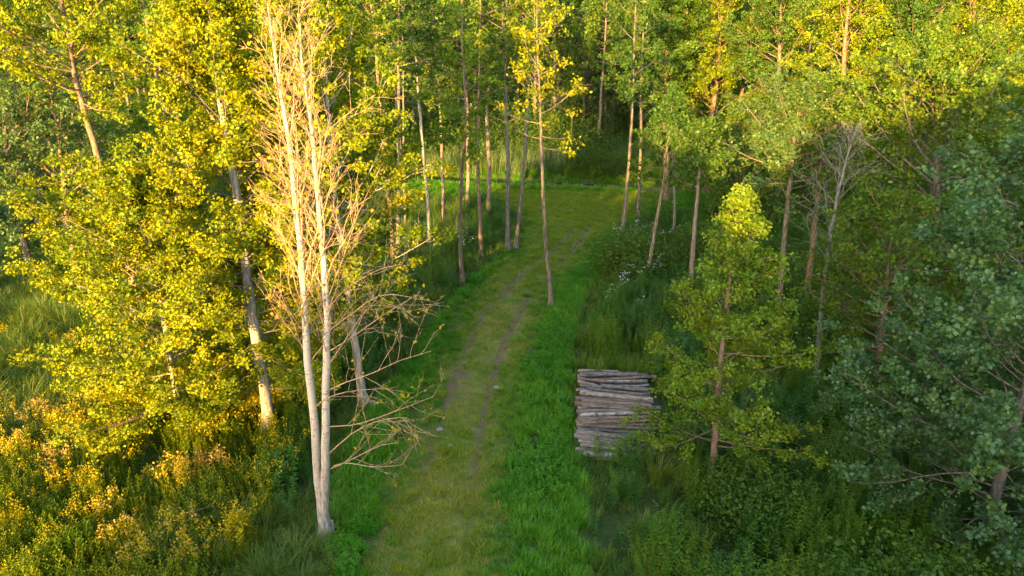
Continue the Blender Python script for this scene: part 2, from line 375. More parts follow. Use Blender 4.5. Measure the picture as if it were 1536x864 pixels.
def merged(mbs):
    o = MB()
    for m in mbs:
        for V, T in zip(m.V, m.T): pass
        base = o.n; o.V += m.V; o.T += m.T; o.n += m.n
        for k in (3, 4):
            o.F[k] += [f + base for f in m.F[k]]; o.M[k] += m.M[k]
    return o

def stem_px(pxs, height=None, Y=None):
    p0 = at(*pxs[0]); p0[2] = gz1(p0[0], p0[1]) - .08; Y = p0[1] if Y is None else Y
    pts = [p0] + [plane(x, y, p0[1]) for x, y in pxs[1:]]
    if height and pts[-1][2] < height:
        d = pts[-1] - pts[-2]; d = d / max(d[2], .1); d[:2] *= .6
        pts.append(pts[-1] + d * (height - pts[-1][2]))
    return np.array(pts)

def tree(seed, label, pxs, r0, height=None, name='tree', group=None, cat='tree', hero=False, stems=None, **cfg):
    rng = np.random.default_rng(seed)
    c = dict(DEF); c.update(cfg)
    S = stems if stems is not None else [stem_px(pxs, height)]
    base = S[0][0].copy(); base[2] += .08
    trunk, limbs, leaves = gen_tree(S, r0 if isinstance(r0, (list, tuple)) else [r0], rng, cfg)
    root = empty(name, base, label, cat, group)
    tr = link('trunk', trunk.mesh('trunk', M[c['bark']], origin=base), root)
    bb = M[c['bbark'] or c['bark']]
    if hero:
        for lm in limbs: link('limb', lm.mesh('limb', bb, origin=base), root)
    elif limbs:
        link('branches', merged(limbs).mesh('branches', bb, origin=base), root)
    if leaves.n: link('crown', leaves.mesh('crown', M[c['leaf']], smooth=False, origin=base), root)
    return root

# --- the bare twin-stemmed birch in the foreground
b0 = at(487, 806); b0[2] = gz1(b0[0], b0[1]) - .08; YB = b0[1]
def bl(*pp): 
    pts = [plane(x, y, YB) for x, y in pp]
    for i, p in enumerate(pts): p[1] -= .22 * i
    return np.array(pts)
s1 = np.vstack([[b0], [plane(x, y, YB) for x, y in ((480, 745), (473, 660), (467, 560), (460, 460), (451, 340), (438, 225), (420, 120), (403, 5))]])
s2 = np.vstack([[b0 + [.05, .03, 0]], [plane(x, y, YB + .05) for x, y in ((487, 740), (489, 660), (490, 560), (487, 460), (480, 345), (470, 225), (458, 120), (448, 20))]])
extra = [bl((494, 680), (530, 643), (567, 617), (605, 602), (622, 596)), bl((494, 704), (519, 686), (549, 664), (579, 643), (606, 630)), bl((500, 699), (525, 686), (567, 683), (611, 671)),
         bl((492, 586), (522, 566), (567, 544), (605, 520), (655, 498)), bl((474, 609), (496, 589), (530, 572), (590, 559)), bl((490, 640), (540, 628), (600, 600), (654, 572)),
         bl((489, 530), (530, 500), (580, 460), (630, 425)), bl((488, 500), (530, 465), (580, 430), (645, 432)), bl((487, 470), (520, 430), (570, 395), (610, 380))]
tree(11, 'bare pale birch with two stems from one base beside the track', None, [.125, .12], stems=[s1, s2], name='birch_tree', hero=True,
     t0=.38, n1=40, L=2.3, prof='cone', e0=58, e1=74, n2=7, l2=.42, n3=2, nl=3.5, sig=.06, ls=.085, bark='birch', bbark='twig', leaf='amber', leaf_from=.2, extra=extra, bias=(.25, -.1), lift=.03, thin=.5)
tree(12, 'slim pale tree with sparse yellow leaves just behind the bare birch', [(545, 606), (532, 520), (517, 410), (503, 300), (490, 180), (478, 60)], .15, 14.5, name='birch_tree', hero=True,
     t0=.20, n1=60, L=2.9, prof='poplar', e0=22, e1=62, n2=8, l2=.42, n3=0, nl=130, sig=.15, ls=.10, bark='birch', bbark='bark_pale', thin=.6, leaf='golden', bias=(.2, 0), skip=.05)
# --- the golden sunlit alders on the left
tree(21, 'large golden sunlit tree with a forked grey trunk left of the birch', [(402, 658), (394, 575), (376, 470), (362, 360), (342, 240), (322, 120), (308, 0)], .19, 14.2, name='alder_tree', hero=True,
     t0=.13, n1=104, L=3.6, prof='cone', e0=-10, e1=62, n2=13, l2=.34, nl=185, sig=.16, ls=.088, bark='bark_pale', bbark='bark', leaf='golden', bias=(-.12, -.08), thin=.8)
tree(22, 'leaning golden tree whose low boughs hang over the sunlit weeds', [(274, 668), (266, 600), (255, 530), (238, 430), (218, 340)], .12, 7.4, name='alder_tree', hero=True,
     t0=.12, n1=56, L=2.7, prof='oval', e0=-16, e1=55, n2=10, l2=.36, nl=150, sig=.16, ls=.088, bark='bark_pale', bbark='bark', leaf='golden', bias=(-.25, -.1), thin=.8)
tree(23, 'yellow leafy tree standing behind the bare birch stems', [(470, 520), (462, 420), (452, 300), (440, 180), (430, 60)], .16, 15.5, name='alder_tree',
     t0=.25, n1=48, L=3.0, prof='poplar', e0=5, e1=60, n2=10, l2=.36, nl=150, sig=.17, ls=.11, bark='bark', leaf='golden', bias=(.2, 0))
tree(24, 'yellow topped tree with a reddish trunk behind the large golden tree', [(212, 472), (190, 380), (150, 240), (115, 120), (95, 0)], .2, 15.5, name='alder_tree',
     t0=.52, n1=46, L=3.6, prof='poplar', e0=0, e1=60, n2=10, l2=.36, nl=70, sig=.17, ls=.13, bark='bark_red', leaf='golden')
tree(25, 'shaded grey green tree at the edge of the reedy grass', [(52, 418), (30, 340), (12, 250), (0, 150)], .2, 13, name='alder_tree',
     t0=.12, n1=46, L=3.8, prof='oval', e0=0, e1=60, n2=10, l2=.36, nl=60, sig=.17, ls=.14, bark='bark', leaf='grey', bias=(.15, -.1))
tree(26, 'dull green tree low behind the leaning golden tree', [(120, 425), (105, 350), (95, 270), (85, 200)], .17, 10.5, name='alder_tree',
     t0=.15, n1=40, L=3.2, prof='oval', e0=0, e1=60, n2=9, l2=.36, nl=42, sig=.17, ls=.14, bark='bark_red', leaf='grey')

# --- slender trunks along the track
slim = dict(name='alder_tree', t0=.50, n1=30, L=1.9, prof='poplar', e0=-5, e1=55, n2=6, l2=.42, nl=40, sig=.17, ls=.14)
SL = [
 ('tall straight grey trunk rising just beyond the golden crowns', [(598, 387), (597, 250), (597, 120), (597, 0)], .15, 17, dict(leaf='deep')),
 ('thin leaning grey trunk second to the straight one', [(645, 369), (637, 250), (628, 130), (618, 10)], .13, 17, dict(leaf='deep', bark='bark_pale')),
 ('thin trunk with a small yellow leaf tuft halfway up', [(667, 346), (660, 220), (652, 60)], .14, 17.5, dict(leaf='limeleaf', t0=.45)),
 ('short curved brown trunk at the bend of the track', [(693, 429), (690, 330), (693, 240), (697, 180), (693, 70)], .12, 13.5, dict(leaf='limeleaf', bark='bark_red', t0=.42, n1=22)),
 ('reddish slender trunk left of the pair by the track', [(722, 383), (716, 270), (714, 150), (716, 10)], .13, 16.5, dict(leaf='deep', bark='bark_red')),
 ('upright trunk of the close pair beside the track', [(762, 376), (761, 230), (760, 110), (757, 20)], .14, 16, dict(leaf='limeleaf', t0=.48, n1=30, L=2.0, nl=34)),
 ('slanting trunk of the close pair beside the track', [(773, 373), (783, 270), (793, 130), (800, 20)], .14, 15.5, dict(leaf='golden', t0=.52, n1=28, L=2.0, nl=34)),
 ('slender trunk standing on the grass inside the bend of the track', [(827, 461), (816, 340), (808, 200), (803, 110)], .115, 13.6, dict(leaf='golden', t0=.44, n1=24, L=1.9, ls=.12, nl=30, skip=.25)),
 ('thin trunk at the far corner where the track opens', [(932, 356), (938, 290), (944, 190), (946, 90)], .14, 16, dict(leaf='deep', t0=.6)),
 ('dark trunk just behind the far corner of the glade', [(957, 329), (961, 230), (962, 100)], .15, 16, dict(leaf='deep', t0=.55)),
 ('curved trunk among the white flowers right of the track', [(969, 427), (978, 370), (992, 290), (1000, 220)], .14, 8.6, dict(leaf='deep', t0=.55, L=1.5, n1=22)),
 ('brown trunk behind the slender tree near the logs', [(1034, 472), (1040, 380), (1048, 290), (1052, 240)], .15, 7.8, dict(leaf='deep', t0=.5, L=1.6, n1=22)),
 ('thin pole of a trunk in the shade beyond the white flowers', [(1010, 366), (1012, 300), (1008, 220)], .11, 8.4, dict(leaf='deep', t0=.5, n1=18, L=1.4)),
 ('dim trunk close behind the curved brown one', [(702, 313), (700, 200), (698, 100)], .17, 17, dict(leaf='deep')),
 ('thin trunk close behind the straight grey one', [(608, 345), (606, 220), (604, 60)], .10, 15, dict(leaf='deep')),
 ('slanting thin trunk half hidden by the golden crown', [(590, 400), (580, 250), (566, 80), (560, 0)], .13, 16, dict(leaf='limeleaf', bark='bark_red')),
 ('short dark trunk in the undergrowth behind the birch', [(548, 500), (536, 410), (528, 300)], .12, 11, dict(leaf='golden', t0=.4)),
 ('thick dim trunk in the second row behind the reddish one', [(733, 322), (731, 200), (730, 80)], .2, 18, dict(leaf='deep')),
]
for i, (lab, px, r, h, cf) in enumerate(SL):
    kw = dict(slim); kw.update(cf); tree(100 + i, lab, px, r * .84, h, group='slender trunks along the track', **kw)

# --- right side
tree(31, 'slender leafy young tree with a sunlit tip beside the log pile', [(1067, 719), (1075, 650), (1083, 560), (1093, 470), (1104, 380), (1116, 292)], .115, None, name='alder_tree', hero=True,
     t0=.15, n1=62, L=2.9, bias=(.14, .05), prof='spire', e0=-6, e1=60, n2=8, l2=.36, nl=115, sig=.14, ls=.085, thin=.75, leaf_from=.1, bark='bark_red', leaf='youngleaf')
tree(32, 'leafless grey dead tree with fine upswept twigs', [(1222, 583), (1230, 470), (1243, 350), (1262, 260), (1282, 195)], .095, None, name='dead_tree', hero=True,
     t0=.38, n1=26, L=1.9, prof='cone', e0=42, e1=66, n2=6, l2=.5, n3=2, nl=0, bark='dead', lift=.01, thin=.6)
tree(33, 'dark green rounded alder with broad leaves at the near edge of the wood', [(1477, 808), (1488, 750), (1503, 680), (1524, 600), (1542, 480), (1552, 360)], .15, 10.2, name='alder_tree', hero=True,
     t0=.08, n1=80, L=3.25, prof='oval', e0=-16, e1=58, n2=10, l2=.36, nl=115, sig=.14, ls=.10, bark='bark', leaf='alder', thin=.6, bias=(-.15, 0), ratio=.9)
tree(34, 'broad dark crown cut off by the picture edge above the near alder', [(1640, 640), (1638, 500), (1630, 350), (1625, 250)], .17, 10.5, name='alder_tree',
     t0=.15, n1=44, L=3.3, prof='oval', e0=0, e1=58, n2=10, l2=.36, nl=44, sig=.16, ls=.13, bark='bark', leaf='alder', bias=(-.2, 0))
tree(35, 'big round leafy green tree with sunlit shoulders right of the dead tree', [(1400, 545), (1402, 430), (1404, 300), (1406, 190)], .2, 10.4, name='alder_tree',
     t0=.16, n1=66, L=4.0, prof='oval', e0=0, e1=60, n2=11, l2=.36, nl=85, sig=.17, ls=.115, bark='bark', leaf='green')
tree(36, 'dusty grey green tree on a thin dark trunk left of the dead tree', [(1168, 480), (1178, 350), (1188, 260), (1195, 210)], .13, 8.7, name='alder_tree',
     t0=.36, n1=36, L=2.7, prof='oval', e0=0, e1=60, n2=9, l2=.36, nl=36, sig=.17, ls=.13, bark='bark', leaf='grey')
tree(37, 'dark thin trunk behind the dead grey tree', [(1206, 482), (1216, 380), (1226, 280), (1232, 220)], .15, 9.0, name='alder_tree',
     t0=.45, n1=28, L=2.4, prof='oval', e0=0, e1=55, n2=8, l2=.36, nl=32, sig=.17, ls=.13, bark='bark_red', leaf='green')
tree(38, 'low spreading shaded tree with a dark trunk between dead tree and near alder', [(1312, 612), (1318, 540), (1324, 470), (1330, 400)], .13, 6.6, name='alder_tree',
     t0=.25, n1=40, L=2.8, prof='oval', e0=0, e1=55, n2=9, l2=.36, nl=38, sig=.16, ls=.12, bark='bark_red', leaf='green')
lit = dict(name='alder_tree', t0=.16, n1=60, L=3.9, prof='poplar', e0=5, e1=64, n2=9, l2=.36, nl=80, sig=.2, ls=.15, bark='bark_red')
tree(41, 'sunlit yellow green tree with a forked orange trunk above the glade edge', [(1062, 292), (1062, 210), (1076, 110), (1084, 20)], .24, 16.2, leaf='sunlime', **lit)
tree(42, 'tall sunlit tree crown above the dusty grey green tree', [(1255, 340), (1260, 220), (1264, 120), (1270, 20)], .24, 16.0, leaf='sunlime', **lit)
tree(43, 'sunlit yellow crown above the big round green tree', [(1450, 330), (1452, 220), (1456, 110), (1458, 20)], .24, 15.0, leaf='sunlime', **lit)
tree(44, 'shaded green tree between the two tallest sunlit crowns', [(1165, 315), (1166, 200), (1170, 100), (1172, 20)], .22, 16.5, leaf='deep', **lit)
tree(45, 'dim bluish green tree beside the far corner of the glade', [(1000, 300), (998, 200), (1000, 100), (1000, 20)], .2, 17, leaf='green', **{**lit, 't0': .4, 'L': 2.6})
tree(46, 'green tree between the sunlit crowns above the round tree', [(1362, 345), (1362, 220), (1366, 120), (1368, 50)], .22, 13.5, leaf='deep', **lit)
tree(47, 'leafy bush like tree below the sunlit crown by the glade', [(1120, 345), (1118, 300), (1116, 250)], .14, 7.0, leaf='green', **{**lit, 'L': 3.0, 't0': .08, 'prof': 'oval', 'nl': 26})
tree(48, 'sunlit crown at the far corner above the edge tree', [(1560, 350), (1562, 220), (1566, 110)], .22, 13.0, leaf='sunlime', **lit)

# --- the wood behind: a few crowns shared by many trees
rngw = np.random.default_rng(5)
PROTO = []
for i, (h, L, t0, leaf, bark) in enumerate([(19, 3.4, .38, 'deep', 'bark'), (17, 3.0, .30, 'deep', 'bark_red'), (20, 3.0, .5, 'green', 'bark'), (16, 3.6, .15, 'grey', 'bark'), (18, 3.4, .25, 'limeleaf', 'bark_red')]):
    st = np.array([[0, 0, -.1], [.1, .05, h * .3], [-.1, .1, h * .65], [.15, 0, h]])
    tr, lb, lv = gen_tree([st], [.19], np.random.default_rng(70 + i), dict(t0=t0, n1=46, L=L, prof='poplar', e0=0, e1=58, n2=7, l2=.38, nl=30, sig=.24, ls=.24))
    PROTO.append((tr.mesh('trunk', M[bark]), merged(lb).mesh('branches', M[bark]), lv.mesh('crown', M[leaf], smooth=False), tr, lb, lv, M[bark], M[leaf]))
ORDW = 'first second third fourth fifth sixth seventh eighth ninth tenth eleventh twelfth thirteenth'.split()
def rankx(L): return {k: n for n, k in enumerate(sorted(range(len(L)), key=lambda k: L[k][0] / L[k][1]))}
def wood_tree(i, x, y, rz, s, label, group, n=None):
    label = label + (', %s from the left' % ORDW[n] if n is not None else '')
    root = empty('woodland_tree', (x, y, gz1(x, y)), label, 'tree', group); root.rotation_euler = (0, 0, rz); root.scale = (s, s, s)
    for nm, me in zip(('trunk', 'branches', 'crown'), PROTO[i][:3]): link(nm, me, root)
far = []
for k in range(46):
    for _ in range(60):
        y = rngw.uniform(58, 82); x = rngw.uniform(-.62 * y, .62 * y)
        if all((x - a) ** 2 + (y - b) ** 2 > 3.4 ** 2 for a, b in far): far.append((x, y)); break
for k, (x, y) in enumerate(far):
    i = int(rngw.integers(0, 4)); 
    if x > 8: i = int(rngw.choice([1, 3, 4])); 
    wood_tree(i, x, y + 2, rngw.uniform(0, 6.28), rngw.uniform(.85, 1.15), 'tall thin tree in the dark wood beyond the reeds', 'trees of the wood beyond the stream')
for k in range(13):
    x = -21 + 4.2 * k + rngw.uniform(-1, 1); wood_tree(3 if k % 3 else 2, x, 60.5 + rngw.uniform(-1.2, 2.0) , rngw.uniform(0, 6.28), rngw.uniform(.36, .55), 'low bushy green tree at the back of the reeds', 'bushy trees behind the reeds', k)
for k, (x, y, i, q) in enumerate([(4.0, 67, 3, 1.0), (6.5, 63, 3, .8), (8, 71, 3, 1.1), (7.4, 58.8, 2, .82), (9.5, 66, 1, .9), (10.2, 59.5, 2, .9), (12, 64, 3, .7)]):
    wood_tree(i, x, y, k * 1.3, q, 'leafy green tree closing the gap at the end of the glade', 'trees at the end of the glade', k)
left = [(-26, 36, 3, .85), (-31, 44, 0, .9), (-22, 44, 4, .95), (-16, 40, 4, .95), (-12, 47, 1, 1), (-25, 52, 2, 1), (-35, 34, 3, .8), (-8.5, 52, 2, 1), (-18, 54, 0, 1), (-38, 50, 1, 1)]
for k, (x, y, i, s) in enumerate(left):
    wood_tree(i, x, y, rngw.uniform(0, 6.28), s, 'tree of the wood behind the golden trees', 'trees behind the golden trees', rankx(left)[k])
right = [(24, 36, 3, .7), (31, 42, 4, .8), (22, 47, 0, .95), (30, 52, 4, .95), (38, 50, 1, .95), (17, 52, 1, 1), (27, 31, 1, .62), (36, 60, 0, 1)]
for k, (x, y, i, s) in enumerate(right):
    wood_tree(i, x, y, rngw.uniform(0, 6.28), s, 'tree of the wood behind the round green tree', 'trees behind the round green tree', rankx(right)[k])

# ------------------------------------------------------------------ scatter by geometry nodes (only for what nobody could count)
def scatter(name, label, cat, P, protos, rng, smin=.8, smax=1.2, tilt=.12, idx=None, rot=True, sc=None):
    P = np.asarray(P, float); n = len(P)
    me = bpy.data.meshes.new(name); me.vertices.add(n); me.vertices.foreach_set('co', P.astype(np.float32).ravel())
    R = np.column_stack([rng.normal(0, tilt, n), rng.normal(0, tilt, n), rng.uniform(0, 6.283, n)])
    S = rng.uniform(smin, smax, n) if sc is None else sc
    I = rng.integers(0, len(protos), n) if idx is None else idx
    a = me.attributes.new('rot', 'FLOAT_VECTOR', 'POINT'); a.data.foreach_set('vector', R.astype(np.float32).ravel())
    a = me.attributes.new('scl', 'FLOAT', 'POINT'); a.data.foreach_set('value', S.astype(np.float32))
    a = me.attributes.new('idx', 'INT', 'POINT'); a.data.foreach_set('value', I.astype(np.int32))
    pc = bpy.data.collections.new(name + '_kinds')
    for i, m in enumerate(protos): pc.objects.link(bpy.data.objects.new('%s_kind_%02d' % (name, i), m))
    ng = bpy.data.node_groups.new(name, 'GeometryNodeTree')
    ng.interface.new_socket('Geometry', in_out='INPUT', socket_type='NodeSocketGeometry'); ng.interface.new_socket('Geometry', in_out='OUTPUT', socket_type='NodeSocketGeometry')
    gi = ng.nodes.new('NodeGroupInput'); go = ng.nodes.new('NodeGroupOutput'); ip = ng.nodes.new('GeometryNodeInstanceOnPoints'); ci = ng.nodes.new('GeometryNodeCollectionInfo')
    ci.inputs['Collection'].default_value = pc; ci.inputs['Separate Children'].default_value = True; ci.inputs['Reset Children'].default_value = True
    def na(nm, t):
        q = ng.nodes.new('GeometryNodeInputNamedAttribute'); q.data_type = t; q.inputs['Name'].default_value = nm; return q.outputs['Attribute']
    L = ng.links.new
    L(gi.outputs[0], ip.inputs['Points']); L(ci.outputs[0], ip.inputs['Instance']); ip.inputs['Pick Instance'].default_value = True
    L(na('idx', 'INT'), ip.inputs['Instance Index']); L(na('rot', 'FLOAT_VECTOR'), ip.inputs['Rotation']); L(na('scl', 'FLOAT'), ip.inputs['Scale'])
    L(ip.outputs[0], go.inputs[0])
    o = link(name, me); md = o.modifiers.new('scatter', 'NODES'); md.node_group = ng
    return tag(o, label, cat, kind='stuff')

def blades(n, h, r, w, lean, rng, segs=3, mat=0, mb=None):
    mb = mb or MB()
    for i in range(n):
        a = rng.uniform(0, 6.283); rr = r * math.sqrt(rng.random()); b = np.array([rr * math.cos(a), rr * math.sin(a), 0]); az = a + rng.normal(0, .9)
        hh = h * rng.uniform(.55, 1.1); d = np.array([math.cos(az), math.sin(az), 0]); ln = lean * rng.uniform(.3, 1.4); sd = np.array([-d[1], d[0], 0]) * w * .5 * rng.uniform(.7, 1.2)
        V = []; 
        for s in range(segs):
            t = s / segs; p = b + d * hh * ln * t ** 1.8 + UP * hh * (t - .35 * ln * t ** 3); V += [p - sd * (1 - t * .6), p + sd * (1 - t * .6)]
        V.append(b + d * hh * ln + UP * hh * (1 - .35 * ln))
        tn = np.clip(rng.normal(.45, .2), 0, 1)
        if segs > 1: 
            mb.add(V[:-1], [[2 * s, 2 * s + 1, 2 * s + 3, 2 * s + 2] for s in range(segs - 1)], mat, tn)
            mb.add([V[-3], V[-2], V[-1]], [[0, 1, 2]], mat, tn)
        else: mb.add(V, [[0, 1, 2]], mat, tn)
    return mb
def forb(mb, x, y, h, pairs, ll, lw, rng, mat=0, smat=0, lean=.15, up=.35):
    az = rng.uniform(0, 6.283); top = np.array([x + lean * h * math.cos(az), y + lean * h * math.sin(az), h]); P = spline([[x, y, 0], [x * .5 + top[0] * .5 * .9, y * .5 + top[1] * .5 * .9, h * .5], top], 5)
    V, F = tube(P, np.linspace(.006, .003, 5), 3); mb.add(V, F, smat, .3)
    a0 = rng.uniform(0, 6.283); vs_, tn = [], []
    for i in range(pairs):
        t = .18 + .82 * (i + .5) / pairs; q = t * 3.999; k = int(q); p = P[k] + (P[k + 1] - P[k]) * (q - k)
        for s in (0, math.pi):
            a = a0 + i * 1.7 + s + rng.normal(0, .25); L = ll * (1.05 - .55 * t) * rng.uniform(.75, 1.2); d = np.array([math.cos(a), math.sin(a), up + rng.normal(0, .2)]); d = d / np.linalg.norm(d)
            sd = np.cross(d, UP); sd = sd / np.linalg.norm(sd) * L * lw * .5; dn = np.array([0, 0, -.18 * L])
            vs_ += [p, p + d * L * .5 + sd, p + d * L + dn, p + d * L * .5 - sd]; tn += [np.clip(rng.normal(.35 + .3 * t, .15), 0, 1)] * 4
    mb.add(vs_, np.arange(len(vs_)).reshape(-1, 4), mat, tn)
    return top
def cluster(mb, c, r, n, size, rng, mat, stretch=1.0, upb=.4):
    A = c + rng.standard_normal((n, 3)) * r * [1, 1, stretch]; V, F = leaf_quads(A, rng, size, .8, upb); mb.add(V, F, mat, np.repeat(np.clip(rng.normal(.5, .25, n), 0, 1), 4))

rs = np.random.default_rng(3)
def variants(n, fn, mats, smooth=False):
    return [fn(np.random.default_rng(400 + i)).mesh('kind', mats, smooth) for i in range(n)]
def clump(nf, rad_, hf, pairs, ll, lw, extra=None, up=.35):
    def f(rng):
        mb = MB()
        for _ in range(nf):
            a = rng.uniform(0, 6.283); r = rad_ * math.sqrt(rng.random()); top = forb(mb, r * math.cos(a), r * math.sin(a), hf * rng.uniform(.65, 1.15), pairs, ll, lw, rng, up=up)
            if extra: extra(mb, top, rng)
        return mb
    return f
K_turf = variants(5, lambda r: blades(40, .13, .17, .012, .8, r, 1), M['turf'])
K_dry = variants(5, lambda r: blades(40, .13, .17, .012, .9, r, 1), M['drygrass'])
K_lush = variants(5, lambda r: blades(46, .36, .17, .014, .65, r, 3), M['lush'])
K_sedge = variants(5, lambda r: blades(60, .95, .22, .013, .75, r, 4), M['sedge'])
K_reed = variants(4, lambda r: blades(40, 1.9, .35, .028, .28, r, 3), M['reed'])
K_nettle = variants(6, clump(8, .30, .95, 13, .15, .42), M['nettle'])
K_weed = variants(5, clump(12, .30, .9, 13, .12, .36, None, 1.0), M['weed'])
K_shade_weed = variants(6, clump(10, .30, 1.05, 15, .11, .34), M['limeweed'])
K_herb = variants(5, clump(14, .26, .34, 5, .11, .75), M['herb'])
K_gold = variants(5, clump(8, .32, 1.05, 12, .11, .28, lambda mb, t, r: cluster(mb, t, .05, 16, .045, r, 1, 1.8), .9), [M['weed'], M['yellow']])
K_white = variants(4, clump(5, .28, 1.15, 10, .15, .4, lambda mb, t, r: cluster(mb, t, .04, 7, .045, r, 1, .4, 2)), [M['nettle'], M['white']])
def pad(r):
    mb = MB()
    for _ in range(26):
        c = np.array([r.normal(0, .5), r.normal(0, .22), r.uniform(0, .012)]); a = np.arange(6) * math.pi / 3 + r.random(); q = r.uniform(.05, .13)
        V = np.column_stack([c[0] + q * np.cos(a), c[1] + q * np.sin(a), np.full(6, c[2])]); mb.add(V, [[0, 1, 2, 3], [0, 3, 4, 5]], 0, r.random())
    return mb
K_pad = variants(3, pad, M['pad'])
def bush(r):
    mb = MB(); A = r.standard_normal((1900, 3)) * [.55, .55, .38] + [0, 0, .75]; n = np.linalg.norm((A - [0, 0, .6]) / [.9, .9, .8], axis=1); A = A[(n < 1.4) & (A[:, 2] > .02)]
    V, F = leaf_quads(A, r, .085, .6, .7); mb.add(V, F, 0, np.repeat(np.clip(r.normal(.45, .2, len(A)), 0, 1), 4))
    for _ in range(7):
        B = grow(np.zeros(3), np.array([r.normal(0, .6), r.normal(0, .6), 1.0]), 1.1, 4, .02, .1, r); V, F = tube(B, np.linspace(.014, .004, 5), 3); mb.add(V, F, 1)
    return mb
K_bush = variants(4, bush, [M['deep'], M['bark']])

def field(x0, x1, y0, y1, dens):
    n = int((x1 - x0) * (y1 - y0) * dens); return np.column_stack([rs.uniform(x0, x1, n), rs.uniform(y0, y1, n)])
def lift(P, dz=-.02): return np.column_stack([P, gz(P) + dz])
def inview(P, m=1.08): return np.abs(P[:, 0]) < m * (768 / FPX) * (P[:, 1] * _cp + CAM_H * _sp) + 1.0
LOGS = poly([(872, 575), (985, 575), (1004, 676), (872, 694)])
near = field(-13, 13, 8.0, 60, 1); 
trunks = None
# turf of the worn track
P = field(-6, 12, 8.2, 52, 60); P = P[rs.random(len(P)) < soft(P, TRACK, .6) ** .6]; P = P[rs.random(len(P)) > 1.15 * soil_mask(P) ** .7]
isdry = fbm(P[:, 0] / 1.2, P[:, 1] / 3.0) + rs.normal(0, .08, len(P)) > .53 + .012 * np.clip(P[:, 1] - 18, 0, 30)
scatter('track_grass', 'short green grass growing on the worn track', 'grass', lift(P[~isdry]), K_turf, rs, .6, 1.5)
scatter('dry_track_grass', 'short yellowing grass along the middle of the track', 'grass', lift(P[isdry]), K_dry, rs, .6, 1.4)
# lush verges
P = field(-8, 14, 8.2, 56, 34); P = P[inside(P, VERGE) & (rs.random(len(P)) > soft(P, TRACK, .5))]
herbm = fbm(P[:, 0] / 2.2 + 40, P[:, 1] / 2.2) + .16 * (P[:, 0] > 0) * (P[:, 1] > 15) + rs.normal(0, .07, len(P)) > .66
edge = np.clip(-sdist(P, TRACK) / .8, .5, 1)
scatter('verge_grass', 'lush bright green grass on both verges of the track', 'grass', lift(P[~herbm]), K_lush, rs, sc=(rs.uniform(.6, 1.15, len(P)) * edge)[~herbm])
scatter('verge_herbs', 'low bright green leafy herbs on the verge by the logs', 'herbs', lift(P[herbm]), K_herb, rs, sc=(rs.uniform(.6, 1.2, len(P)) * edge)[herbm])
# tall vegetation elsewhere
P = field(-40, 40, 7.5, 57, 6.0); P = P[inview(P) & ~inside(P, VERGE) & ~inside(P, LOGS) & (line_dist(P, STREAM) > 1.9)]
P = P[rs.random(len(P)) < np.clip(1.5 - P[:, 1] / 45, .45, 1)]
nz1 = fbm(P[:, 0] / 3.1 + 3, P[:, 1] / 3.1 + 60); nz2 = fbm(P[:, 0] / 2.0 + 90, P[:, 1] / 2.0 + 20)
leftm = P[:, 0] < -3
sunny = leftm & (P[:, 0] < -5.5 - .12 * (P[:, 1] - 8)) & (P[:, 1] < 24)
nearsc = np.clip((line_dist(P, np.vstack([VERGE, VERGE[:1]])) - .1) / .9, .45, 1)
kind = np.where((nz1 > .60) & leftm, 1, 0)                                   # 0 nettles, 1 tall grass, 2 weeds, 3 goldenrod, 4 bushes
kind = np.where((nz2 < .42) & (nz1 < .55), 5, kind)
kind = np.where(leftm & (nz1 > .50), 1, kind)
kind = np.where(sunny, np.where(nz2 > .55, 3, np.where(nz1 > .60, 1, 2)), kind)
kind = np.where((P[:, 0] < -13) & (P[:, 1] > 19) & (P[:, 1] < 34), 1, kind)
kind = np.where(~leftm & (P[:, 1] < 16) & (P[:, 0] > 4) & (nz2 > .54), 5, kind)
kind = np.where((P[:, 0] > 5.5) & (P[:, 1] < 14) & (nz2 < .40), 4, kind)
kind = np.where((P[:, 1] > 22) & (nz2 > .60) & ~sunny & (P[:, 0] > 5), 4, kind)
P3 = lift(P); sc_ = rs.uniform(.7, 1.25, len(P)) * nearsc * np.clip(.35 + 1.35 * fbm(P[:, 0] / 1.1 + 200, P[:, 1] / 1.1), .5, 1.35) ** np.where(sunny, .4, 1)
for k, nm, lab, cat, K in ((0, 'nettles', 'dark green upright nettles filling the undergrowth', 'nettles', K_nettle), (1, 'tall_grass', 'tall arching grass between the weeds and trees', 'grass', K_sedge),
                           (2, 'tall_weeds', 'leafy yellow green weeds in the sunlit meadow', 'weeds', K_weed), (3, 'goldenrod', 'yellow flowering goldenrod in the sunlit meadow', 'flowers', K_gold),
                           (5, 'shade_weeds', 'fine leaved upright weeds in the shade below the logs', 'weeds', K_shade_weed), (4, 'undergrowth', 'low dark leafy bushes in the shade', 'undergrowth', K_bush)):
    s = kind == k
    scatter(nm, lab, cat, P3[s], K, rs, sc=sc_[s])
# fill grass among nettles so that little soil shows
P = field(-30, 30, 7.5, 40, 5); P = P[inview(P) & ((P[:, 0] < -3) | (rs.random(len(P)) < .35) | (sdist(P, VERGE) > -1.3)) & ~inside(P, VERGE) & ~inside(P, LOGS)]
scatter('fill_grass', 'thin grass growing between the nettles', 'grass', lift(P), K_sedge, rs, .4, .85)
# more weeds closing the sunlit meadow
P = field(-24, -4, 8, 24, 5.5); P = P[inview(P) & (P[:, 0] < -5.5 - .12 * (P[:, 1] - 8)) & ~inside(P, VERGE)]; g_ = rs.random(len(P)) < .16
scatter('low_weeds', 'low yellow green weeds closing the sunlit meadow', 'weeds', lift(P[~g_]), K_weed, rs, .5, .95)
scatter('low_goldenrod', 'short yellow flowering stems among the sunlit weeds', 'flowers', lift(P[g_]), K_gold, rs, .6, .95)
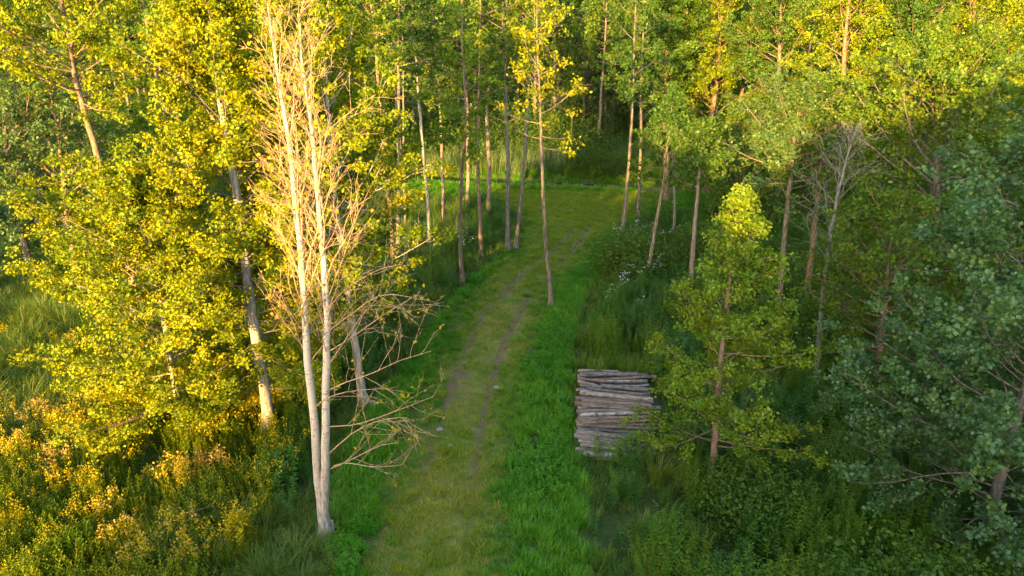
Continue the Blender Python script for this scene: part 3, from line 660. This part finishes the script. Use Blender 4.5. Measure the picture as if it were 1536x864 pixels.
# white flowers
W = []
for cx, cy, n, sx, sy in ((965, 395, 26, 26, 16), (955, 425, 14, 24, 8), (930, 455, 6, 14, 8), (620, 375, 4, 12, 10), (710, 380, 3, 16, 8), (1250, 520, 8, 30, 18)):
    for _ in range(n): W.append(at(cx + rs.normal(0, sx), cy + rs.normal(0, sy))[:2])
W = np.array(W); W = W[~inside(W, VERGE)]
scatter('white_flowers', 'white flowering herbs under the curved trunk right of the track', 'flowers', lift(W), K_white, rs, .8, 1.2)
# reeds, pads
P = field(-30, 34, 53, 62, 3.2); P = P[(line_dist(P, STREAM) > 1.5) & (P[:, 1] > 54 - .02 * P[:, 0])]
P = P[P[:, 1] > np.interp(P[:, 0], STREAM[:, 0], STREAM[:, 1])]
scatter('reeds', 'grey green reed bed along the far bank of the stream', 'reeds', lift(P), K_reed, rs, .75, 1.2)
P = field(-24, 34, 48, 58, 9); dS = line_dist(P, STREAM); P = P[(dS > 1.2) & (dS < 2.6)]
scatter('bank_grass', 'fresh green grass along both banks of the stream', 'grass', lift(P), K_lush, rs, .8, 1.7)
t = rs.random(150); Pd = np.column_stack([np.interp(t * (len(STREAM) - 1), range(len(STREAM)), STREAM[:, 0]), np.interp(t * (len(STREAM) - 1), range(len(STREAM)), STREAM[:, 1]) + rs.uniform(-1.4, 1.4, 150)])
scatter('floating_leaves', 'flat yellowish leaves floating on the dark stream', 'water plants', np.column_stack([Pd, np.full(150, -.405)]), K_pad, rs, .7, 1.3, tilt=0)
P = field(-60, 60, 57, 100, .22); scatter('wood_floor_bushes', 'dark bushes under the wood beyond the reeds', 'undergrowth', lift(P), K_bush, rs, 1.2, 2.6)

# ------------------------------------------------------------------ woodland masses: far background, and the wood behind the viewpoint that shades the glade
K_tree = []
for p in PROTO:
    o = MB(); o2 = merged([p[3]]); lv = p[5]
    mm = merged([p[3], lv]); nt_ = sum(len(f) for f in p[3].F[4]); mm.M[4] = [np.zeros(len(f), int) for f in p[3].F[4]] + [np.ones(len(f), int) for f in lv.F[4]]
    K_tree.append(mm.mesh('kind', [p[6], p[7]], False))
P = field(-120, 120, 84, 140, .065); scatter('far_woodland', 'dense wood closing off the view behind everything', 'wood', lift(P), K_tree, rs, .85, 1.2, tilt=.02)
ca, sa = math.cos(rad(SUN_AZ)), math.sin(rad(SUN_AZ)); te = math.tan(rad(SUN_EL))
HS = [17, 15]; K_shade = []
for i in range(2):
    h = HS[i]; tr, lb, lv = gen_tree([np.array([[0, 0, -.1], [.1, 0, h * .4], [0, .1, h * .7], [.1, 0, h]])], [.22], np.random.default_rng(90 + i), dict(t0=.03, n1=60, L=3.2, prof='poplar', e0=0, e1=58, n2=8, l2=.38, nl=22, sig=.26, ls=.42))
    mm = merged([tr, lv]); mm.M[4] = [np.zeros(len(f), int) for f in tr.F[4]] + [np.ones(len(f), int) for f in lv.F[4]]; K_shade.append(mm.mesh('kind', [M['bark'], M['deep']], False))
HS = [17, 15]; WP, WI, WS = [], [], []
def shade(u0, u1, hfun, step=1.8, rows=((-20, 0), (-25, 1), (-31, 2))):
    u = u0
    while u < u1:
        for s0, r_ in rows:
            uu = u + rs.uniform(-.8, .8); s = s0 + rs.uniform(-2, 2); h = hfun(uu) + te * (-s) + rs.normal(0, .5)
            i = int(rs.integers(0, 2)); x = uu * ca + s * sa; y = -uu * sa + s * ca
            WP.append((x, y, 0)); WI.append(i); WS.append(max(h, 2.2) / HS[i])
        u += step
prof_h = lambda u: float(np.interp(u, [-13, -12.5, -11.9, -9, -7.5, -5.6, -3, -1.2, .4, 1.4, 3, 6, 14, 40], [.4, 1.2, 6.9, 7.0, 9.2, 11, 11.2, 9.4, 9.4, 12, 12.8, 13.9, 13.8, 13]))
shade(-12.4, 40, prof_h, 1.5)
shade(-60, -34, lambda u: 12)
WP = np.array(WP); scatter('woodland_edge', 'wood behind the viewpoint whose shade falls over the track', 'wood', lift(WP[:, :2]), K_shade, rs, idx=np.array(WI), sc=np.array(WS), tilt=.02)

# ------------------------------------------------------------------ the log pile
LOGPX = [(145,150,555,150,40),(130,125,420,130,22),(300,190,610,168,22),(130,180,330,205,24),(240,200,590,200,18),(130,200,300,240,24),(290,235,640,265,32),(145,228,300,245,22),(420,235,640,225,18),
 (200,252,615,298,24),(115,262,200,262,20),(145,280,668,335,38),(110,320,660,352,26),(155,335,660,378,32),(105,355,640,400,22),(160,372,560,402,24),(380,415,718,390,30),(145,415,540,415,20),
 (150,445,715,425,26),(150,470,715,448,18),(140,490,700,462,22),(165,500,705,488,20),(150,515,715,512,20),(225,525,730,540,22),(150,545,640,575,24),(120,560,740,650,28),(105,590,720,680,28),
 (150,605,690,715,24),(135,628,560,690,20),(150,655,500,705,22),(160,685,470,725,22),(170,715,490,735,34),(230,755,420,765,20)]
def logmat(i, dark, light, white):
    return barkmat('log_bark_%d' % i, dark, light, scale=(2.5, 9, 9), white=None)
LM = [barkmat('grey_log_bark', (.050, .041, .036), (.17, .148, .13), (3, 12, 12)), barkmat('pale_log_bark', (.085, .068, .056), (.25, .21, .175), (3, 12, 12)), barkmat('brown_log_bark', (.065, .045, .035), (.18, .135, .11), (3, 12, 12))]
def birchlog():
    m, nt, out = newmat('white_log_bark'); n = noise(nt, 1.2, 4, coords(nt, (9, 5, 5)))
    c = ramp(nt, n, [(.36, (.05, .045, .04)), (.46, (.16, .145, .135)), (.7, (.29, .27, .25))])
    b = nt.nodes.new('ShaderNodeBsdfPrincipled'); nt.links.new(c, b.inputs[0]); b.inputs['Roughness'].default_value = .85; nt.links.new(b.outputs[0], out.inputs[0]); return m
LM.append(birchlog())
rl = np.random.default_rng(8)
def log(a, b, r, mat, label, group):
    a, b = np.array(a), np.array(b); c = (a + b) / 2; n = 9
    P = a + (b - a) * np.linspace(0, 1, n)[:, None]; P[1:-1] += np.cumsum(rl.normal(0, .006, (n - 2, 3)), 0) * [0, 1, 1]
    R = np.linspace(r * rl.uniform(1.0, 1.15), r * rl.uniform(.8, .95), n)
    mb = MB(); V, F = tube(P, R, 10, .035, rl); mb.add(V, F)
    for _ in range(3):                                            # knots
        k = rl.integers(1, n - 1); d = norm(np.array([.2, rl.normal(), abs(rl.normal())])); q = P[k] + d * R[k] * .8; V2, F2 = tube(np.array([q, q + d * R[k] * .35]), np.array([.022, .012]), 5); mb.add(V2, F2)
    o = tag(link('log', mb.mesh('log', mat, origin=c), None, c), label, 'log', group)
    for e, dr in ((0, -1), (-1, 1)):
        ax = norm(P[e] - P[e + (1 if e == 0 else -1)]); ring = V.reshape(n, 10, 3)[e]
        m2 = MB(); cv = P[e] + ax * .004; m2.add(np.vstack([ring + ax * .004, ring * .45 + cv * .55 + ax * .002, [cv]]), [[i, (i + 1) % 10, 10 + (i + 1) % 10, 10 + i] for i in range(10)])
        m2.add(np.vstack([ring * .45 + cv * .55 + ax * .002, [cv + ax * .002]]), [[i, (i + 1) % 10, 10] for i in range(10)])
        link('cut_end', m2.mesh('cut_end', M['cut'], origin=c), o)
    return o
heap = lambda y: float(np.interp(y, [110, 150, 200, 290, 380, 480, 520, 560, 600, 650, 700, 740, 770], [.38, .52, .56, .66, .62, .50, .36, .30, .48, .40, .27, .18, .10]))
ORD = 'first second third fourth fifth sixth seventh eighth ninth tenth eleventh twelfth thirteenth fourteenth fifteenth sixteenth seventeenth eighteenth nineteenth twentieth'.split()
ORD += ['twenty-' + q for q in ORD[:9]] + ['thirtieth', 'thirty-first', 'thirty-second', 'thirty-third']
RANK = {k: n for n, k in enumerate(sorted(range(len(LOGPX)), key=lambda k: LOGPX[k][1] + LOGPX[k][3]))}
SPECIAL = {0: ('thick dark grey log along the back of the log pile', 0), 11: ('thick pale yellowish log lying across the middle of the log pile', 1), 12: ('dark reddish brown log under the thick pale one in the log pile', 2),
           31: ('short white birch log at the front of the log pile', 3), 18: ('straight white birch log across the middle of the log pile', 3), 25: ('long slanting grey log on the front heap of the log pile', 0)}
for i, (x0, y0, x1, y1, th) in enumerate(LOGPX):
    h = heap((y0 + y1) / 2) + .04 * (i % 2); A = at(840 + x0 / 4.8, 530 + y0 / 4.8, h); B = at(840 + x1 / 4.8, 530 + y1 / 4.8, h); r = th / 4.8 * 21.8 / FPX / 2 * rl.uniform(.9, 1.3)
    if i in SPECIAL: lab, mi = SPECIAL[i]; grp = 'logs of the pile beside the track'
    else: lab, mi = None, int(rl.choice([0, 1, 2, 0, 3])); grp = 'logs of the pile beside the track'
    log(A, B, r, LM[mi], lab or '%s %s barked log, %s from the back across the log pile' % ('thick' if th > 28 else 'thin', ('grey', 'pale', 'brown', 'white')[mi], ORD[RANK[i]]), grp)
for lay in (.14,):
    for y in np.arange(140, 760, 25.0):
        h = heap(y) - lay
        if h < .04: continue
        x0, x1 = 125 + rl.uniform(-15, 30), 640 + rl.uniform(-60, 60); sl_ = rl.uniform(-10, 25); A = at(840 + x0 / 4.8, 530 + y / 4.8, h); B = at(840 + x1 / 4.8, 530 + (y + sl_) / 4.8, h)
        log(A, B, rl.uniform(.055, .075), LM[int(rl.choice([0, 2, 1]))], 'log half hidden under the top logs of the pile', 'logs of the pile beside the track')

# ------------------------------------------------------------------ single plants, brush and stones
PL = [((269, 738), 1.3, 'pink tipped yellow weed clump just above the heap of dead twigs', 1), ((298, 716), 1.0, 'small faded cream flower clump beside its twin below the golden trees', 2), ((327, 712), 1.05, 'faded cream flower clump nearest the large golden tree', 2),
      ((276, 812), 1.35, 'orange tipped weed clump just below the heap of dead twigs', 1), ((213, 858), 1.2, 'pink tipped clump cut by the bottom edge of the picture', 1), ((191, 822), 1.1, 'green weed clump with one orange side near the bottom edge', 1),
      ((292, 845), 1.1, 'pale pink tipped clump under the orange tipped one', 1), ((366, 820), 1.35, 'tall golden weed clump nearest the foot of the birch', 0), ((101, 738), 1.1, 'golden clump in the middle of the sunlit meadow', 0), ((149, 740), 1.1, 'yellow clump right of the golden clump in the meadow', 0),
      ((30, 692), 1.3, 'large pink and yellow clump at the sunlit meadow edge', 1), ((98, 700), 1.0, 'pale topped clump above the golden clump in the meadow', 2), ((170, 780), 1.0, 'pink flecked clump left of the heap of dead twigs', 1), ((90, 650), 1.1, 'bright yellow clump near the hanging golden boughs', 0),
      ((25, 800), 1.2, 'orange yellow clump low at the meadow corner', 0), ((60, 640), 1.2, 'rosy seed topped clump by the tall sunlit grass', 2)]
for i, ((px, py), h, lab, kd) in enumerate(PL):
    r = np.random.default_rng(900 + i); p = at(px, py + 12); p[2] = gz1(p[0], p[1]) - .02; mb = MB(); tips = []
    for _ in range(16):
        a = r.uniform(0, 6.283); q = .34 * math.sqrt(r.random()); tips.append(forb(mb, q * math.cos(a), q * math.sin(a), h * r.uniform(.75, 1.1) * (1 - .5 * q), 13, .12, .3, r, 0, 0, .12, .9))
    root = empty('flowering_weed', p, lab, 'weed', 'flowering weed clumps of the meadow'); link('foliage', mb.mesh('foliage', M['weed'], False), root)
    fb = MB()
    for t_ in tips: cluster(fb, t_ - [0, 0, .06], .055, 26, .05, r, 0, 1.9)
    fl = link('blossom', fb.mesh('blossom', M[('yellow', 'yellow', 'pink')[kd]], False), root)
    if kd == 1:
        fb = MB()
        for t_ in tips: cluster(fb, t_ + [0, 0, .05], .05, 9, .055, r, 0, 1.0)
        tag(link('pink_tip', fb.mesh('pink_tip', M['pink'], False), root), kind='stuff')
# sedge tussocks
for i, ((px, py), s, lab) in enumerate([((990, 722), 1.0, 'arching sedge tussock in front of the log pile'), ((1362, 738), .9, 'brownish sedge tussock in the shade near the edge alder'), ((1215, 745), .7, 'small sedge tussock among the nettles right of the slender tree')]):
    r = np.random.default_rng(950 + i); p = at(px, py); p[2] = gz1(p[0], p[1]); mb = blades(170, 1.0 * s, .16, .014, .95, r, 5)
    o = link('sedge_tussock', mb.mesh('sedge_tussock', M['sedge'], False), None, p); tag(o, lab, 'grass tussock', 'sedge tussocks')
# heap of dead twigs
r = np.random.default_rng(960); p = at(297, 778); p[2] = gz1(p[0], p[1]) + .25
root = empty('dead_twig_heap', p, 'heap of dead grey twigs among the flowering weeds', 'twigs')
for i in range(34):
    b = r.normal(0, [.28, .28, .14]); d = norm(r.normal(0, [1, 1, .35])); B = grow(b - d * .5, d, r.uniform(.7, 1.4), 6, 0, .16, r); mb = MB(); V, F = tube(B, np.linspace(.014, .004, 7), 4); mb.add(V, F)
    link('twig', mb.mesh('twig', M['dead']), root)
# stones on the track and stumps
def stone(px, py, s, lab):
    r = np.random.default_rng(int(px)); p = at(px, py); p[2] = gz1(p[0], p[1]) + .02; a = np.arange(10) * .6283; mb = MB(); V = []
    for ph in (-.9, -.35, .25, .8):
        V.append(np.column_stack([np.cos(a) * math.cos(ph), np.sin(a) * math.cos(ph) * .7, np.full(10, math.sin(ph) * .45)]) * s * r.uniform(.85, 1.15, (10, 1)))
    V = np.vstack(V); F = [[k * 10 + i, k * 10 + (i + 1) % 10, k * 10 + 10 + (i + 1) % 10, k * 10 + 10 + i] for k in range(3) for i in range(10)]; mb.add(V, F)
    mb.add(np.vstack([V[30:], [V[30:].mean(0)]]), [[i, (i + 1) % 10, 10] for i in range(10)])
    tag(link('stone', mb.mesh('stone', M['stone']), None, p), lab, 'stone', 'stones on the track')
stone(660, 641, .13, 'pale flat stone in the worn track left of the log pile'); stone(675, 668, .09, 'small pale stone just below the flat one on the track'); stone(744, 579, .12, 'grey stone on the verge edge beside the bare rut'); stone(710, 643, .06, 'tiny whitish stone at the end of the bare rut')
def stump(px, py, h, r_, lab):
    r = np.random.default_rng(int(px)); p = at(px, py); p[2] = gz1(p[0], p[1]) - .04; P = np.array([[0, 0, 0], [.01, 0, h * .5], [.0, .01, h]]); V, F = tube(P, np.array([r_ * 1.3, r_, r_ * .95]), 9, .06, r); mb = MB(); mb.add(V, F)
    root = empty('tree_stump', p, lab, 'stump'); link('bark', mb.mesh('bark', M['bark_pale']), root); m2 = MB(); m2.add(np.vstack([V[18:] + [0, 0, .002], [[0, .01, h + .006]]]), [[i, (i + 1) % 9, 9] for i in range(9)]); link('cut_face', m2.mesh('cut_face', M['cut']), root)
stump(498, 802, .42, .075, 'short cut stump at the foot of the twin birch'); stump(559, 608, .22, .1, 'low grey stump beside the slim pale tree'); stump(268, 662, .4, .06, 'broken stub beside the leaning golden tree')
